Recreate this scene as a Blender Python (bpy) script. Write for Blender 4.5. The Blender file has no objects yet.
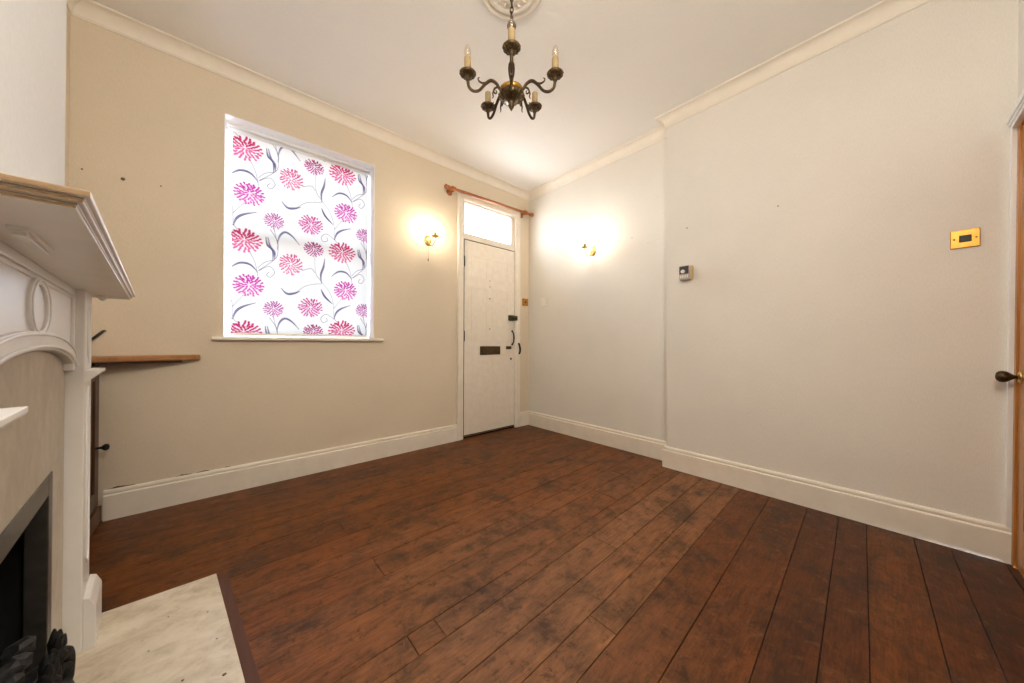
import bpy, bmesh, math, random
import numpy as np
from mathutils import Vector, Matrix, Euler

random.seed(7)
rng = np.random.default_rng(11)
PI = math.pi
scene = bpy.context.scene
COL = scene.collection
R = math.radians

# ------------------------------------------------------------------ room numbers (metres)
D = 2.812            # plane of the window wall
WA = 2.7626          # right-hand wall in the recess by the front door
WP = 2.6334          # right-hand wall, projecting part
BY = 1.127           # where the projecting part ends
XL = -0.60           # left-hand wall of the recess
ZC = 2.762           # ceiling
TH = R(5.8)          # chimney breast stands slightly askew

# ------------------------------------------------------------------ node helpers
def new_mat(name):
    m = bpy.data.materials.new(name); m.use_nodes = True
    nt = m.node_tree; nt.nodes.clear()
    out = nt.nodes.new('ShaderNodeOutputMaterial')
    b = nt.nodes.new('ShaderNodeBsdfPrincipled')
    nt.links.new(b.outputs[0], out.inputs[0])
    return m, nt, b, out

def N(nt, t, **kw):
    n = nt.nodes.new(t)
    for k, v in kw.items():
        if hasattr(n, k): setattr(n, k, v)
        else: n.inputs[k.replace('_', ' ')].default_value = v
    return n

def coords(nt, scale=(1, 1, 1), rot=(0, 0, 0)):
    tc = N(nt, 'ShaderNodeTexCoord'); mp = N(nt, 'ShaderNodeMapping')
    mp.inputs['Scale'].default_value = scale; mp.inputs['Rotation'].default_value = rot
    nt.links.new(tc.outputs['Object'], mp.inputs[0])
    return mp.outputs[0]

def noise(nt, vec, scale, detail=4, rough=.55, dist=0):
    n = N(nt, 'ShaderNodeTexNoise'); n.inputs['Scale'].default_value = scale
    n.inputs['Detail'].default_value = detail; n.inputs['Roughness'].default_value = rough
    n.inputs['Distortion'].default_value = dist
    nt.links.new(vec, n.inputs['Vector']); return n.outputs['Fac']

def ramp(nt, fac, stops):
    r = N(nt, 'ShaderNodeValToRGB'); e = r.color_ramp.elements
    e[0].position, e[0].color = stops[0][0], (*stops[0][1], 1)
    e[1].position, e[1].color = stops[-1][0], (*stops[-1][1], 1)
    for p, c in stops[1:-1]:
        k = e.new(p); k.color = (*c, 1)
    nt.links.new(fac, r.inputs[0]); return r.outputs[0]

def mixc(nt, fac, a, b, mode='MIX'):
    m = N(nt, 'ShaderNodeMix', data_type='RGBA', blend_type=mode)
    for v, s in ((fac, m.inputs[0]), (a, m.inputs[6]), (b, m.inputs[7])):
        if isinstance(v, (int, float)): s.default_value = v
        elif isinstance(v, tuple): s.default_value = (*v, 1)
        else: nt.links.new(v, s)
    return m.outputs[2]

def mathn(nt, op, a, b=0.0):
    m = N(nt, 'ShaderNodeMath', operation=op)
    for v, s in ((a, m.inputs[0]), (b, m.inputs[1])):
        if isinstance(v, (int, float)): s.default_value = v
        else: nt.links.new(v, s)
    return m.outputs[0]

def bump(nt, b, h, strength=.2, dist=.002):
    n = N(nt, 'ShaderNodeBump'); n.inputs['Strength'].default_value = strength; n.inputs['Distance'].default_value = dist
    nt.links.new(h, n.inputs['Height']); nt.links.new(n.outputs[0], b.inputs['Normal'])

def simple(name, col, rough=.5, metal=0, var=.12, scale=30, bs=.1, spec=.5):
    """paint, metal or plastic with a little procedural unevenness"""
    m, nt, b, out = new_mat(name)
    v = coords(nt); f = noise(nt, v, scale)
    c = ramp(nt, f, [(.3, tuple(x * (1 - var) for x in col)), (.7, tuple(min(1, x * (1 + var)) for x in col))])
    nt.links.new(c, b.inputs['Base Color'])
    b.inputs['Roughness'].default_value = rough; b.inputs['Metallic'].default_value = metal
    b.inputs['Specular IOR Level'].default_value = spec
    if bs: bump(nt, b, f, bs)
    return m

def wall_mat(name, col, dirt=.06):
    m, nt, b, out = new_mat(name)
    v = coords(nt)
    big = noise(nt, v, 1.7, 5, .6); weave = noise(nt, coords(nt, (1, 1, .25)), 240, 3, .6)
    spots = noise(nt, v, 9, 6, .7)
    c0 = ramp(nt, big, [(.35, tuple(x * (1 - dirt) for x in col)), (.65, col)])
    c1 = mixc(nt, .22, c0, ramp(nt, weave, [(.35, tuple(x * .8 for x in col)), (.65, tuple(min(1, x * 1.08) for x in col))]))
    c2 = mixc(nt, mathn(nt, 'MULTIPLY', ramp(nt, spots, [(.66, (0, 0, 0)), (.78, (1, 1, 1))]), .22), c1, tuple(x * .82 for x in col))
    nt.links.new(c2, b.inputs['Base Color']); b.inputs['Roughness'].default_value = .75
    b.inputs['Specular IOR Level'].default_value = .25
    h = mathn(nt, 'ADD', mathn(nt, 'MULTIPLY', weave, .5), mathn(nt, 'MULTIPLY', spots, 1.6))
    bump(nt, b, h, .35, .0025)
    return m

def wood_mat(name, dark, mid, light, axis='Z', scale=1.0, rough=.4, coat=0):
    m, nt, b, out = new_mat(name)
    sc = {'X': (.06, 1, 1), 'Y': (1, .06, 1), 'Z': (1, 1, .06)}[axis]
    v = coords(nt, tuple(s * scale for s in sc))
    g = noise(nt, v, 55, 5, .6, .6); big = noise(nt, v, 9, 3, .5, 1.2)
    c = mixc(nt, .45, ramp(nt, g, [(.3, dark), (.5, mid), (.72, light)]), ramp(nt, big, [(.35, dark), (.55, mid), (.7, light)]))
    nt.links.new(c, b.inputs['Base Color']); b.inputs['Roughness'].default_value = rough
    if coat: b.inputs['Coat Weight'].default_value = coat
    bump(nt, b, g, .15, .001)
    return m

M = {}
M['wall'] = wall_mat('cream_wallpaper', (.73, .64, .51))
M['wall_right'] = wall_mat('pale_wallpaper', (.775, .745, .69))
M['breast'] = wall_mat('white_wallpaper', (.80, .81, .81), .03)
M['ceil'] = wall_mat('ceiling_paint', (.88, .87, .845), .03)
M['trim'] = simple('cream_gloss_paint', (.80, .745, .655), .35, var=.04, scale=12, bs=.05)
M['cornice'] = simple('cornice_paint', (.82, .765, .68), .6, var=.03, scale=12, bs=.05)
M['white'] = simple('white_gloss_paint', (.82, .82, .815), .3, var=.02, scale=14, bs=.04)
M['doorp'] = simple('off_white_door_paint', (.80, .74, .65), .38, var=.05, scale=18, bs=.12)
M['cream_surround'] = simple('cream_surround_paint', (.80, .79, .77), .35, var=.03, scale=14, bs=.05)
M['brass'] = simple('polished_brass', (.60, .29, .06), .38, .9, .12, 60, .05)
M['gold'] = simple('antique_gold', (.75, .50, .18), .35, 1, .2, 90, .2)
M['bronze'] = simple('dark_bronze', (.075, .048, .026), .4, .85, .35, 160, .4)
M['bronze_hi'] = simple('worn_bronze', (.11, .075, .038), .38, .9, .45, 220, .5)
M['gilt'] = simple('gilt_rim', (.62, .36, .07), .35, 1, .25, 120, .2)
M['iron'] = simple('black_iron', (.007, .007, .007), .65, .4, .4, 120, .3)
M['blackm'] = simple('black_metal', (.02, .018, .016), .4, .6, .3, 80, .1)
M['lockgreen'] = simple('tarnished_lock_metal', (.06, .065, .03), .45, .6, .3, 90, .1)
M['plate'] = simple('brown_bronze_plate', (.10, .065, .03), .42, .8, .3, 60, .1)
M['wax'] = simple('ivory_candle_card', (.38, .28, .14), .55, 0, .15, 40, .1)
M['plastic'] = simple('white_plastic', (.80, .77, .70), .35, 0, .03, 20, .02)
M['grey'] = simple('grey_plastic', (.42, .40, .38), .4, 0, .08, 60, .02)
M['darkgrey'] = simple('dark_grey_plastic', (.06, .06, .065), .35, 0, .2, 60, .02)
M['beigeplastic'] = simple('aged_plastic', (.55, .40, .23), .4, 0, .08, 40, .02)
M['black'] = simple('black_rubber', (.008, .008, .008), .5, 0, .3, 60, .05)
M['firetrim'] = simple('smoked_steel_trim', (.10, .095, .085), .35, .8, .15, 40, .05)
M['coal'] = simple('coal', (.013, .013, .0135), .5, 0, .6, 60, .8)
M['soot'] = simple('soot', (.006, .006, .006), .9, 0, .5, 20, .3)
M['gap'] = simple('dark_gap', (.012, .009, .007), .9, 0, .3, 20, 0)
M['hole'] = simple('plaster_hole', (.11, .08, .05), .9, 0, .4, 90, .3)
M['pine'] = wood_mat('orange_pine', (.26, .085, .012), (.40, .145, .022), (.52, .21, .04), 'Z', 1, .35, .2)
M['pinetop'] = wood_mat('pine_top', (.22, .095, .03), (.38, .18, .065), (.50, .26, .10), 'X', 1, .4)
M['cupboard'] = wood_mat('dark_stained_wood', (.035, .014, .006), (.075, .03, .012), (.13, .05, .02), 'Z', 1, .4)
M['cupboard_base'] = wood_mat('worn_brown_wood', (.07, .03, .012), (.13, .055, .02), (.20, .09, .035), 'Y', 1, .5)
M['polew'] = wood_mat('mahogany_pole', (.18, .05, .010), (.36, .105, .018), (.48, .16, .03), 'X', 1.2, .3, .3)
M['mantelwhite'] = simple('mantel_paint', (.80, .785, .755), .3, var=.03, scale=14, bs=.04)

M['mantel_end'] = wood_mat('tan_end_shade', (.19, .115, .055), (.28, .18, .09), (.36, .25, .135), 'X', 1, .5)  # tan grain colour that carries the warm shade of the mantel's near end
def marble(name, base, dark, light, sc=1.0):
    m, nt, b, out = new_mat(name)
    v = coords(nt, (sc, sc * 1.35, sc * 1.15), (.2, .3, .6))
    a = noise(nt, v, 7, 8, .68, .9); c = noise(nt, v, 30, 6, .72, .4); d = noise(nt, v, 75, 4, .6)
    col = mixc(nt, .5, ramp(nt, a, [(.35, dark), (.5, base), (.62, light)]), ramp(nt, c, [(.3, dark), (.5, base), (.7, light)]))
    col = mixc(nt, ramp(nt, d, [(.70, (0, 0, 0)), (.76, (.7, .7, .7))]), col, tuple(x * .35 for x in dark))
    nt.links.new(col, b.inputs['Base Color']); b.inputs['Roughness'].default_value = .32
    return m
M['hearth'] = marble('travertine_hearth', (.66, .585, .47), (.41, .33, .235), (.78, .72, .62), .6)
M['slip'] = marble('travertine_slips', (.47, .41, .33), (.36, .305, .24), (.58, .52, .44), .8)

def glass_thin(name, tint=(1, 1, 1), refl=.06):
    m, nt, b, out = new_mat(name); nt.nodes.remove(b)
    t = N(nt, 'ShaderNodeBsdfTransparent'); t.inputs[0].default_value = (*tint, 1)
    g = N(nt, 'ShaderNodeBsdfGlossy'); g.inputs['Roughness'].default_value = .02
    fr = N(nt, 'ShaderNodeLayerWeight'); fr.inputs[0].default_value = .25
    f = mathn(nt, 'ADD', mathn(nt, 'MULTIPLY', fr.outputs['Facing'], .3), refl)
    mx = N(nt, 'ShaderNodeMixShader'); nt.links.new(f, mx.inputs[0]); nt.links.new(t.outputs[0], mx.inputs[1]); nt.links.new(g.outputs[0], mx.inputs[2])
    nt.links.new(mx.outputs[0], out.inputs[0]); return m
M['glass'] = glass_thin('window_glass')
M['bulbglass'] = glass_thin('clear_bulb_glass', (.95, .90, .82), .12)

def emit(name, col, s):
    m, nt, b, out = new_mat(name); nt.nodes.remove(b)
    e = N(nt, 'ShaderNodeEmission'); e.inputs[0].default_value = (*col, 1); e.inputs[1].default_value = s
    nt.links.new(e.outputs[0], out.inputs[0]); return m
M['lamp'] = emit('lit_bulb', (1, .82, .60), 255)

def floor_mat():
    m, nt, b, out = new_mat('stained_floorboards')
    at = N(nt, 'ShaderNodeAttribute'); at.attribute_name = 'tone'
    sep = N(nt, 'ShaderNodeSeparateColor'); nt.links.new(at.outputs['Color'], sep.inputs[0])
    r1, r2, r3 = sep.outputs
    tc = N(nt, 'ShaderNodeTexCoord')
    off = N(nt, 'ShaderNodeCombineXYZ')
    nt.links.new(mathn(nt, 'MULTIPLY', r2, 37.0), off.inputs[0]); nt.links.new(mathn(nt, 'MULTIPLY', r3, 11.0), off.inputs[2])
    add = N(nt, 'ShaderNodeVectorMath', operation='ADD'); nt.links.new(tc.outputs['Object'], add.inputs[0]); nt.links.new(off.outputs[0], add.inputs[1])
    mp = N(nt, 'ShaderNodeMapping'); mp.inputs['Scale'].default_value = (.09, 1, 1); nt.links.new(add.outputs[0], mp.inputs[0])
    grain = noise(nt, mp.outputs[0], 130, 6, .75, .3)
    mp2 = N(nt, 'ShaderNodeMapping'); mp2.inputs['Scale'].default_value = (.35, 1, 1); nt.links.new(add.outputs[0], mp2.inputs[0])
    fig = noise(nt, mp2.outputs[0], 16, 6, .70, .5)
    wear = noise(nt, tc.outputs['Object'], 2.1, 6, .62, .5)
    scuff = noise(nt, tc.outputs['Object'], 16, 9, .78, .3)
    stain = noise(nt, tc.outputs['Object'], 4.3, 8, .74, .1)
    base = ramp(nt, r1, [(0, (.048, .016, .006)), (.25, (.090, .031, .010)), (.45, (.150, .056, .012)), (.60, (.160, .062, .018)), (.80, (.175, .085, .040)), (1, (.215, .115, .064))])
    base = mixc(nt, .75, base, ramp(nt, grain, [(.3, (.30, .27, .25)), (.5, (1, 1, 1)), (.72, (1.7, 1.6, 1.5))]), 'MULTIPLY')
    base = mixc(nt, .85, base, ramp(nt, fig, [(.3, (.34, .30, .28)), (.5, (1.05, 1.05, 1.05)), (.74, (1.5, 1.45, 1.35))]), 'MULTIPLY')
    # paler, greyer traffic-worn patch in the middle of the room
    dv = N(nt, 'ShaderNodeVectorMath', operation='DISTANCE'); nt.links.new(tc.outputs['Object'], dv.inputs[0]); dv.inputs[1].default_value = (.85, .95, 0)
    zone = mathn(nt, 'SUBTRACT', 1.0, mathn(nt, 'MULTIPLY', dv.outputs['Value'], .95))
    wz = mathn(nt, 'MULTIPLY', ramp(nt, mathn(nt, 'ADD', zone, mathn(nt, 'MULTIPLY', wear, .5)), [(.45, (0, 0, 0)), (1.0, (1, 1, 1))]), .5)
    base = mixc(nt, wz, base, ramp(nt, fig, [(.3, (.085, .046, .028)), (.7, (.240, .140, .085))]))
    base = mixc(nt, mathn(nt, 'MULTIPLY', ramp(nt, stain, [(.50, (0, 0, 0)), (.63, (1, 1, 1))]), .74), base, (.026, .014, .010))
    base = mixc(nt, mathn(nt, 'MULTIPLY', ramp(nt, scuff, [(.545, (0, 0, 0)), (.63, (1, 1, 1))]), .6), base, (.020, .011, .008))
    base = mixc(nt, mathn(nt, 'MULTIPLY', ramp(nt, scuff, [(.34, (1, 1, 1)), (.45, (0, 0, 0))]), .42), base, (.230, .125, .072))
    base = mixc(nt, 1.0, base, (.98, .80, .60), 'MULTIPLY')
    nt.links.new(base, b.inputs['Base Color'])
    rg = mathn(nt, 'ADD', mathn(nt, 'MULTIPLY', scuff, .25), .30); nt.links.new(rg, b.inputs['Roughness'])
    b.inputs['Specular IOR Level'].default_value = .24
    bump(nt, b, mathn(nt, 'ADD', mathn(nt, 'MULTIPLY', grain, .5), mathn(nt, 'MULTIPLY', fig, .8)), .3, .0015)
    return m
M['floor'] = floor_mat()
M['strip'] = wood_mat('red_brown_strip', (.05, .014, .006), (.085, .025, .011), (.12, .04, .018), 'Y', 1, .55)

# ------------------------------------------------------------------ mesh building
class MB:
    def __init__(s): s.v = []; s.f = []; s.mi = []; s.sm = []; s.m = 0
    def add(s, vs, fs, smooth=False):
        o = len(s.v); s.v += [Vector(v) for v in vs]
        for f in fs: s.f.append(tuple(i + o for i in f)); s.mi.append(s.m); s.sm.append(smooth)
        return s
    def box(s, a, b, mt=None):
        x0, y0, z0 = (min(a[i], b[i]) for i in range(3)); x1, y1, z1 = (max(a[i], b[i]) for i in range(3))
        vs = [(x0, y0, z0), (x1, y0, z0), (x1, y1, z0), (x0, y1, z0), (x0, y0, z1), (x1, y0, z1), (x1, y1, z1), (x0, y1, z1)]
        if mt: vs = [mt @ Vector(v) for v in vs]
        return s.add(vs, [(0, 3, 2, 1), (4, 5, 6, 7), (0, 1, 5, 4), (1, 2, 6, 5), (2, 3, 7, 6), (3, 0, 4, 7)])
    def prism(s, poly, fn, t0, t1, smooth=False):
        """poly: 2D points; fn(u, v, t) -> 3D; caps at t0 and t1"""
        n = len(poly)
        vs = [fn(u, v, t0) for u, v in poly] + [fn(u, v, t1) for u, v in poly]
        fs = [(i, (i + 1) % n, n + (i + 1) % n, n + i) for i in range(n)]
        s.add(vs, fs, smooth); o = len(s.v) - 2 * n
        s.f += [tuple(o + i for i in range(n))[::-1], tuple(o + n + i for i in range(n))]; s.mi += [s.m, s.m]; s.sm += [False, False]
        return s
    def strip(s, A, B, fn, t0, t1):
        """closed band between 2D polylines A and B, extruded from t0 to t1"""
        n = len(A)
        vs = [fn(*p, t0) for p in A] + [fn(*p, t0) for p in B] + [fn(*p, t1) for p in A] + [fn(*p, t1) for p in B]
        fs = []
        for i in range(n - 1):
            fs += [(i, i + 1, n + i + 1, n + i), (2*n + i, 3*n + i, 3*n + i + 1, 2*n + i + 1), (i, 2*n + i, 2*n + i + 1, i + 1), (n + i, n + i + 1, 3*n + i + 1, 3*n + i)]
        fs += [(0, n, 3*n, 2*n), (n - 1, 3*n - 1, 4*n - 1, 2*n - 1)] if A[0] != A[-1] else []
        return s.add(vs, fs)
    def lathe(s, prof, c=(0, 0, 0), seg=24, mt=None, smooth=True):
        """prof: [(r, z)]; axis z through c, or mapped by mt"""
        vs = []; n = len(prof)
        for r, z in prof:
            for k in range(seg):
                a = 2 * PI * k / seg; vs.append((c[0] + r * math.cos(a), c[1] + r * math.sin(a), c[2] + z))
        if mt: vs = [mt @ Vector(v) for v in vs]
        fs = [(i * seg + k, i * seg + (k + 1) % seg, (i + 1) * seg + (k + 1) % seg, (i + 1) * seg + k) for i in range(n - 1) for k in range(seg)]
        s.add(vs, fs, smooth); o = len(s.v) - len(vs)
        if prof[0][0] > 1e-5: s.f.append(tuple(o + k for k in range(seg))[::-1]); s.mi.append(s.m); s.sm.append(False)
        if prof[-1][0] > 1e-5: s.f.append(tuple(o + (n - 1) * seg + k for k in range(seg))); s.mi.append(s.m); s.sm.append(False)
        return s
    def tube(s, pts, rad, seg=10, samples=6, closed=False):
        """smooth round bar along points; rad is a number or one per point"""
        P = [Vector(p) for p in pts]; n = len(P)
        rd = list(rad) if hasattr(rad, '__len__') else [rad] * n
        pth, rr = [], []
        if samples > 1 and n > 2:
            last = n if closed else n - 1
            for i in range(last):
                g = (lambda k: P[k % n]) if closed else (lambda k: P[min(max(k, 0), n - 1)])
                p0, p1, p2, p3 = g(i - 1), g(i), g(i + 1), g(i + 2)
                for j in range(samples):
                    t = j / samples
                    pth.append(.5 * (2 * p1 + (p2 - p0) * t + (2*p0 - 5*p1 + 4*p2 - p3) * t*t + (3*p1 - p0 - 3*p2 + p3) * t**3))
                    rr.append(rd[i] * (1 - t) + rd[(i + 1) % n] * t)
            if not closed: pth.append(P[-1]); rr.append(rd[-1])
        else: pth, rr = P, rd
        m = len(pth); vs = []; up = None
        for i, p in enumerate(pth):
            if closed: d = pth[(i + 1) % m] - pth[i - 1]
            else: d = pth[min(i + 1, m - 1)] - pth[max(i - 1, 0)]
            d.normalize()
            if up is None: up = d.orthogonal().normalized()
            up = (up - d * up.dot(d))
            up = up.normalized() if up.length > 1e-6 else d.orthogonal().normalized()
            w = d.cross(up)
            for k in range(seg):
                a = 2 * PI * k / seg; vs.append(p + (up * math.cos(a) + w * math.sin(a)) * rr[i])
        q = m if closed else m - 1
        fs = [(i * seg + k, i * seg + (k + 1) % seg, ((i + 1) % m) * seg + (k + 1) % seg, ((i + 1) % m) * seg + k) for i in range(q) for k in range(seg)]
        s.add(vs, fs, True); o = len(s.v) - len(vs)
        if not closed:
            s.f += [tuple(o + k for k in range(seg))[::-1], tuple(o + (m - 1) * seg + k for k in range(seg))]; s.mi += [s.m, s.m]; s.sm += [False, False]
        return s
    def sweep(s, path, prof, fn=None):
        """mitred sweep: path 2D polyline, prof [(d, h)], d measured to the LEFT of travel; fn(x, y, h) -> 3D"""
        fn = fn or (lambda x, y, h: (x, y, h))
        P = [Vector(p) for p in path]; n = len(P); k = len(prof); vs = []
        for i in range(n):
            d0 = (P[i] - P[i - 1]).normalized() if i else None
            d1 = (P[i + 1] - P[i]).normalized() if i < n - 1 else None
            if d0 is None: d0 = d1
            if d1 is None: d1 = d0
            n0, n1 = Vector((-d0.y, d0.x)), Vector((-d1.y, d1.x))
            mt = (n0 + n1); mt = mt / (mt.length_squared) * 2 if mt.length > 1e-6 else n0
            for d, h in prof:
                q = P[i] + mt * d; vs.append(fn(q.x, q.y, h))
        fs = [(i * k + j, (i + 1) * k + j, (i + 1) * k + (j + 1) % k, i * k + (j + 1) % k) for i in range(n - 1) for j in range(k)]
        fs += [tuple(range(k)), tuple((n - 1) * k + j for j in range(k))[::-1]]
        return s.add(vs, fs)

WM = {}                                            # world matrix of every parent built here
def link(o, parent=None):
    COL.objects.link(o)
    if parent: o.parent = parent
    return o
def obj(name, mb, mats, parent=None, bevel=0, origin=None, seg=2, weld=False):
    me = bpy.data.meshes.new(name)
    base = WM[parent.name] if parent else Matrix()
    if origin is not None: base = base @ Matrix.Translation(base.inverted() @ Vector(origin))
    inv = base.inverted()
    me.from_pydata([inv @ v for v in mb.v], [], mb.f)
    bm = bmesh.new(); bm.from_mesh(me)
    if weld: bmesh.ops.remove_doubles(bm, verts=bm.verts, dist=1e-5)
    bmesh.ops.recalc_face_normals(bm, faces=bm.faces); bm.to_mesh(me); bm.free()
    for m in (mats if isinstance(mats, (list, tuple)) else [mats]): me.materials.append(M[m] if isinstance(m, str) else m)
    if len(me.polygons) == len(mb.f):
        me.polygons.foreach_set('use_smooth', mb.sm); me.polygons.foreach_set('material_index', mb.mi)
    o = bpy.data.objects.new(name, me); link(o, parent)
    if parent: o.matrix_local = WM[parent.name].inverted() @ base
    else: o.matrix_local = base
    WM[o.name] = base
    if bevel:
        md = o.modifiers.new('bevel', 'BEVEL'); md.width = bevel; md.segments = seg; md.limit_method = 'ANGLE'; md.angle_limit = R(35)
    return o
def thing(name, label, cat, loc=(0, 0, 0), rotz=0, group=None):
    o = bpy.data.objects.new(name, None); link(o); o.empty_display_size = .05
    o.location = loc; o.rotation_euler = (0, 0, rotz)
    WM[o.name] = Matrix.Translation(loc) @ Matrix.Rotation(rotz, 4, 'Z')
    return tag(o, label, cat, group)
def tag(o, label=None, cat=None, group=None):
    if label: o['label'] = label
    if cat: o['category'] = cat
    if group: o['group'] = group
    return o
def struct(name, mb=None, mats=None, loc=(0, 0, 0), **k):
    if mb is None:
        o = bpy.data.objects.new(name, None); link(o); o.location = loc; WM[o.name] = Matrix.Translation(loc); o.empty_display_size = .05
    else: o = obj(name, mb, mats, **k)
    o['kind'] = 'structure'; return o
def dup(root, loc, rotz=0, label=None):
    r = root.copy(); COL.objects.link(r); r.location = loc; r.rotation_euler = (0, 0, rotz)
    if label: r['label'] = label
    for ch in list(root.children):
        c = ch.copy(); COL.objects.link(c); c.parent = r
        for g in ch.children:
            d = g.copy(); COL.objects.link(d); d.parent = c
    return r
XZ = lambda y: (lambda u, v, t: (u, y + t, v))            # polygon in the front wall's plane, t along +Y
def axis_to(p, d):
    """matrix taking the z axis at the origin to direction d at p"""
    return Matrix.Translation(p) @ Vector(d).to_track_quat('Z', 'Y').to_matrix().to_4x4()

# ================================================================== SETTING
# ---- floor: boards with real gaps over a dark void
seams = [-.62, -.53, -.40, -.25, -.14, .02, .125, .257, .435, .594, .70, .826, .973, 1.066, 1.255, 1.385, 1.535, 1.65, 1.79, 1.985, 2.14, 2.30, 2.46, 2.62, 2.79, 2.98]
slope = lambda y: .026 if y < 1.1 else (.026 * (1.9 - y) / .8 if y < 1.9 else 0)
joints = {12: [.465, .563], 15: [.515], 11: [1.405], 9: [.99], 18: [.483], 14: [2.232], 13: [1.85], 20: [.9], 22: [1.9]}
reds = {12: .72, 11: .92, 10: .86, 9: .88, 8: .42, 13: .62, 14: .66, 15: .60, 16: .55, 7: .28, 6: .25, 5: .26, 4: .22, 3: .14, 2: .08, 1: .05, 0: .05}
fl = MB(); tones = []
X0, X1 = -.64, 2.80
for i in range(len(seams) - 1):
    y0, y1 = seams[i], seams[i + 1]; g = .0014
    xs = [X0] + sorted(joints.get(i, [])) + [X1]
    for k in range(len(xs) - 1):
        xa, xb = xs[k] + (.0012 if k else 0), xs[k + 1] - (.0012 if k < len(xs) - 2 else 0)
        ya0, yb0 = y0 + g + (xa - 1.3) * slope(y0), y0 + g + (xb - 1.3) * slope(y0)
        ya1, yb1 = y1 - g + (xa - 1.3) * slope(y1), y1 - g + (xb - 1.3) * slope(y1)
        dz = random.uniform(-.0007, .0007)
        tv = (min(1, max(0, reds.get(i, .43) + random.uniform(-.11, .11))), random.random(), random.random())
        c = .0009
        vs = [(xa, ya0, -.02), (xb, yb0, -.02), (xb, yb1, -.02), (xa, ya1, -.02),
              (xa, ya0, dz - c), (xb, yb0, dz - c), (xb, yb1, dz - c), (xa, ya1, dz - c),
              (xa + c, ya0 + c, dz), (xb - c, yb0 + c, dz), (xb - c, yb1 - c, dz), (xa + c, ya1 - c, dz)]
        fl.add(vs, [(8, 9, 10, 11)] + [(4 + j, 4 + (j + 1) % 4, 8 + (j + 1) % 4, 8 + j) for j in range(4)] + [(j, (j + 1) % 4, 4 + (j + 1) % 4, 4 + j) for j in range(4)])
        tones += [tv] * 9
fl.m = 1
fl.box((X0, -.8, -.04), (X1, 3.1, -.009)); tones += [(0, 0, 0)] * 6
floor = struct('floor', fl, ['floor', 'gap'])
at = floor.data.attributes.new('tone', 'FLOAT_COLOR', 'FACE')
at.data.foreach_set('color', np.array([(*t, 1) for t in tones], dtype=np.float32).ravel())
# red-brown strip let into the boards along the hearth
HA, HB, HC = Vector((-.0098, 1.7974)), Vector((.0554, 1.166)), Vector((.118, .56))
st = MB()
w = Vector((.036, .0037))
st.prism([HA, HA + w, HC + w, HC], lambda u, v, t: (u, v, t), -.012, .0022)
struct('trim_1', st, 'strip', bevel=.001)

# ---- ceiling
struct('ceiling', MB().box((-1.0, -.7, ZC), (3.1, 3.15, ZC + .12)), 'ceil')

# ---- front wall, with window and door openings
WX0, WX1, WZ0, WZ1 = .006, .9525, 1.006, 2.4533
DX0, DX1, DZ1 = 1.834, 2.532, 2.027
T = .24
fw = MB()
for a, b in (((-1.0, 0), (WX0, ZC)), ((WX0, 0), (WX1, WZ0)), ((WX0, WZ1), (WX1, ZC)), ((WX1, 0), (1.80, ZC)), ((1.80, 2.45), (2.566, ZC)), ((2.566, 0), (3.1, ZC))):
    fw.box((a[0], D, a[1]), (b[0], D + T, b[1]))
wall_front = struct('wall_front', fw, 'wall')
# small marks left on the paper
for (x, z, r) in ((-.4166, 1.882, .009), (-.5582, 1.887, .004), (-.2711, 1.889, .004)):
    hm = MB().lathe([(r * .6, 0), (r, .0008), (r * .55, .0016), (0, .0012)], seg=10, mt=axis_to((x, D + .0005, z), (0, -1, 0)))
    obj('screw_hole', hm, 'hole', wall_front)
# worn paint along the top of the skirting
for (x0, x1, h) in ((-.46, -.36, .010), (-.20, -.13, .008), (-.11, -.05, .007), (.02, .05, .004)):
    n = 9; up = [(x0 + (x1 - x0) * k / n, .163 + h * random.uniform(.3, 1) * math.sin(PI * (k + .3) / (n + .6))) for k in range(n + 1)]
    obj('plaster_chip', MB().prism([(x1, .161), (x0, .161)] + up, XZ(D), -.0007, 0), 'hole', wall_front)

# ---- right wall: recess by the door and the projecting part
rw = MB()
rw.prism([(WA, D), (WA, BY), (WP, BY), (WP, -.8), (3.1, -.8), (3.1, D)], lambda u, v, t: (u, v, t), 0, ZC)
wall_right = struct('wall_right', rw, 'wall_right')
for (x, y, z, r) in ((WP, .9737, 1.847, .005), (WA, 1.4876, 1.922, .004), (WA, 1.3395, 1.843, .003), (WP, .4314, 1.845, .004)):
    obj('nail_hole', MB().lathe([(r, -.0005), (r * .9, .0012), (0, .002)], seg=8, mt=axis_to((x, y, z), (-1, 0, 0))), 'hole', wall_right)

# ---- back wall (leans a little) with the pine door
lean = lambda z: -.381 - .011 * z
bw = MB()
for x0, x1, z0, z1 in ((-1.0, 1.74, 0, ZC), (1.74, 2.6105, 1.945, ZC), (2.6105, WP, 0, ZC)):
    bw.prism([(lean(z0), z0), (lean(z1), z1), (-.62, z1), (-.62, z0)], lambda u, v, t: (t, u, v), x0, x1)
struct('wall_back', bw, 'wall_right')

# ---- left wall and chimney breast
struct('wall_left', MB().box((XL, -.7, 0), (-1.0, D, ZC)), 'wall')
def FP(n, s, z): return (n * math.cos(TH) - s * math.sin(TH), n * math.sin(TH) + s * math.cos(TH), z)
FT = lambda u, v, t: FP(t, u, v)                     # polygon in (s, z), t = out from the wall
OS0, OS1, OZ = .962, 1.458, .634
cb = MB()
def fbox(mb, n0, n1, s0, s1, z0, z1):
    return mb.prism([(s0, z0), (s1, z0), (s1, z1), (s0, z1)], FT, n0, n1)
for s0, s1, z0, z1 in ((.60, OS0, 0, ZC), (OS1, 1.80, 0, ZC), (OS0, OS1, OZ, ZC), (OS0, OS1, 0, .03)):
    fbox(cb, -.205, -.62, s0, s1, z0, z1)
struct('wall_chimney_breast', cb, 'breast')

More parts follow.
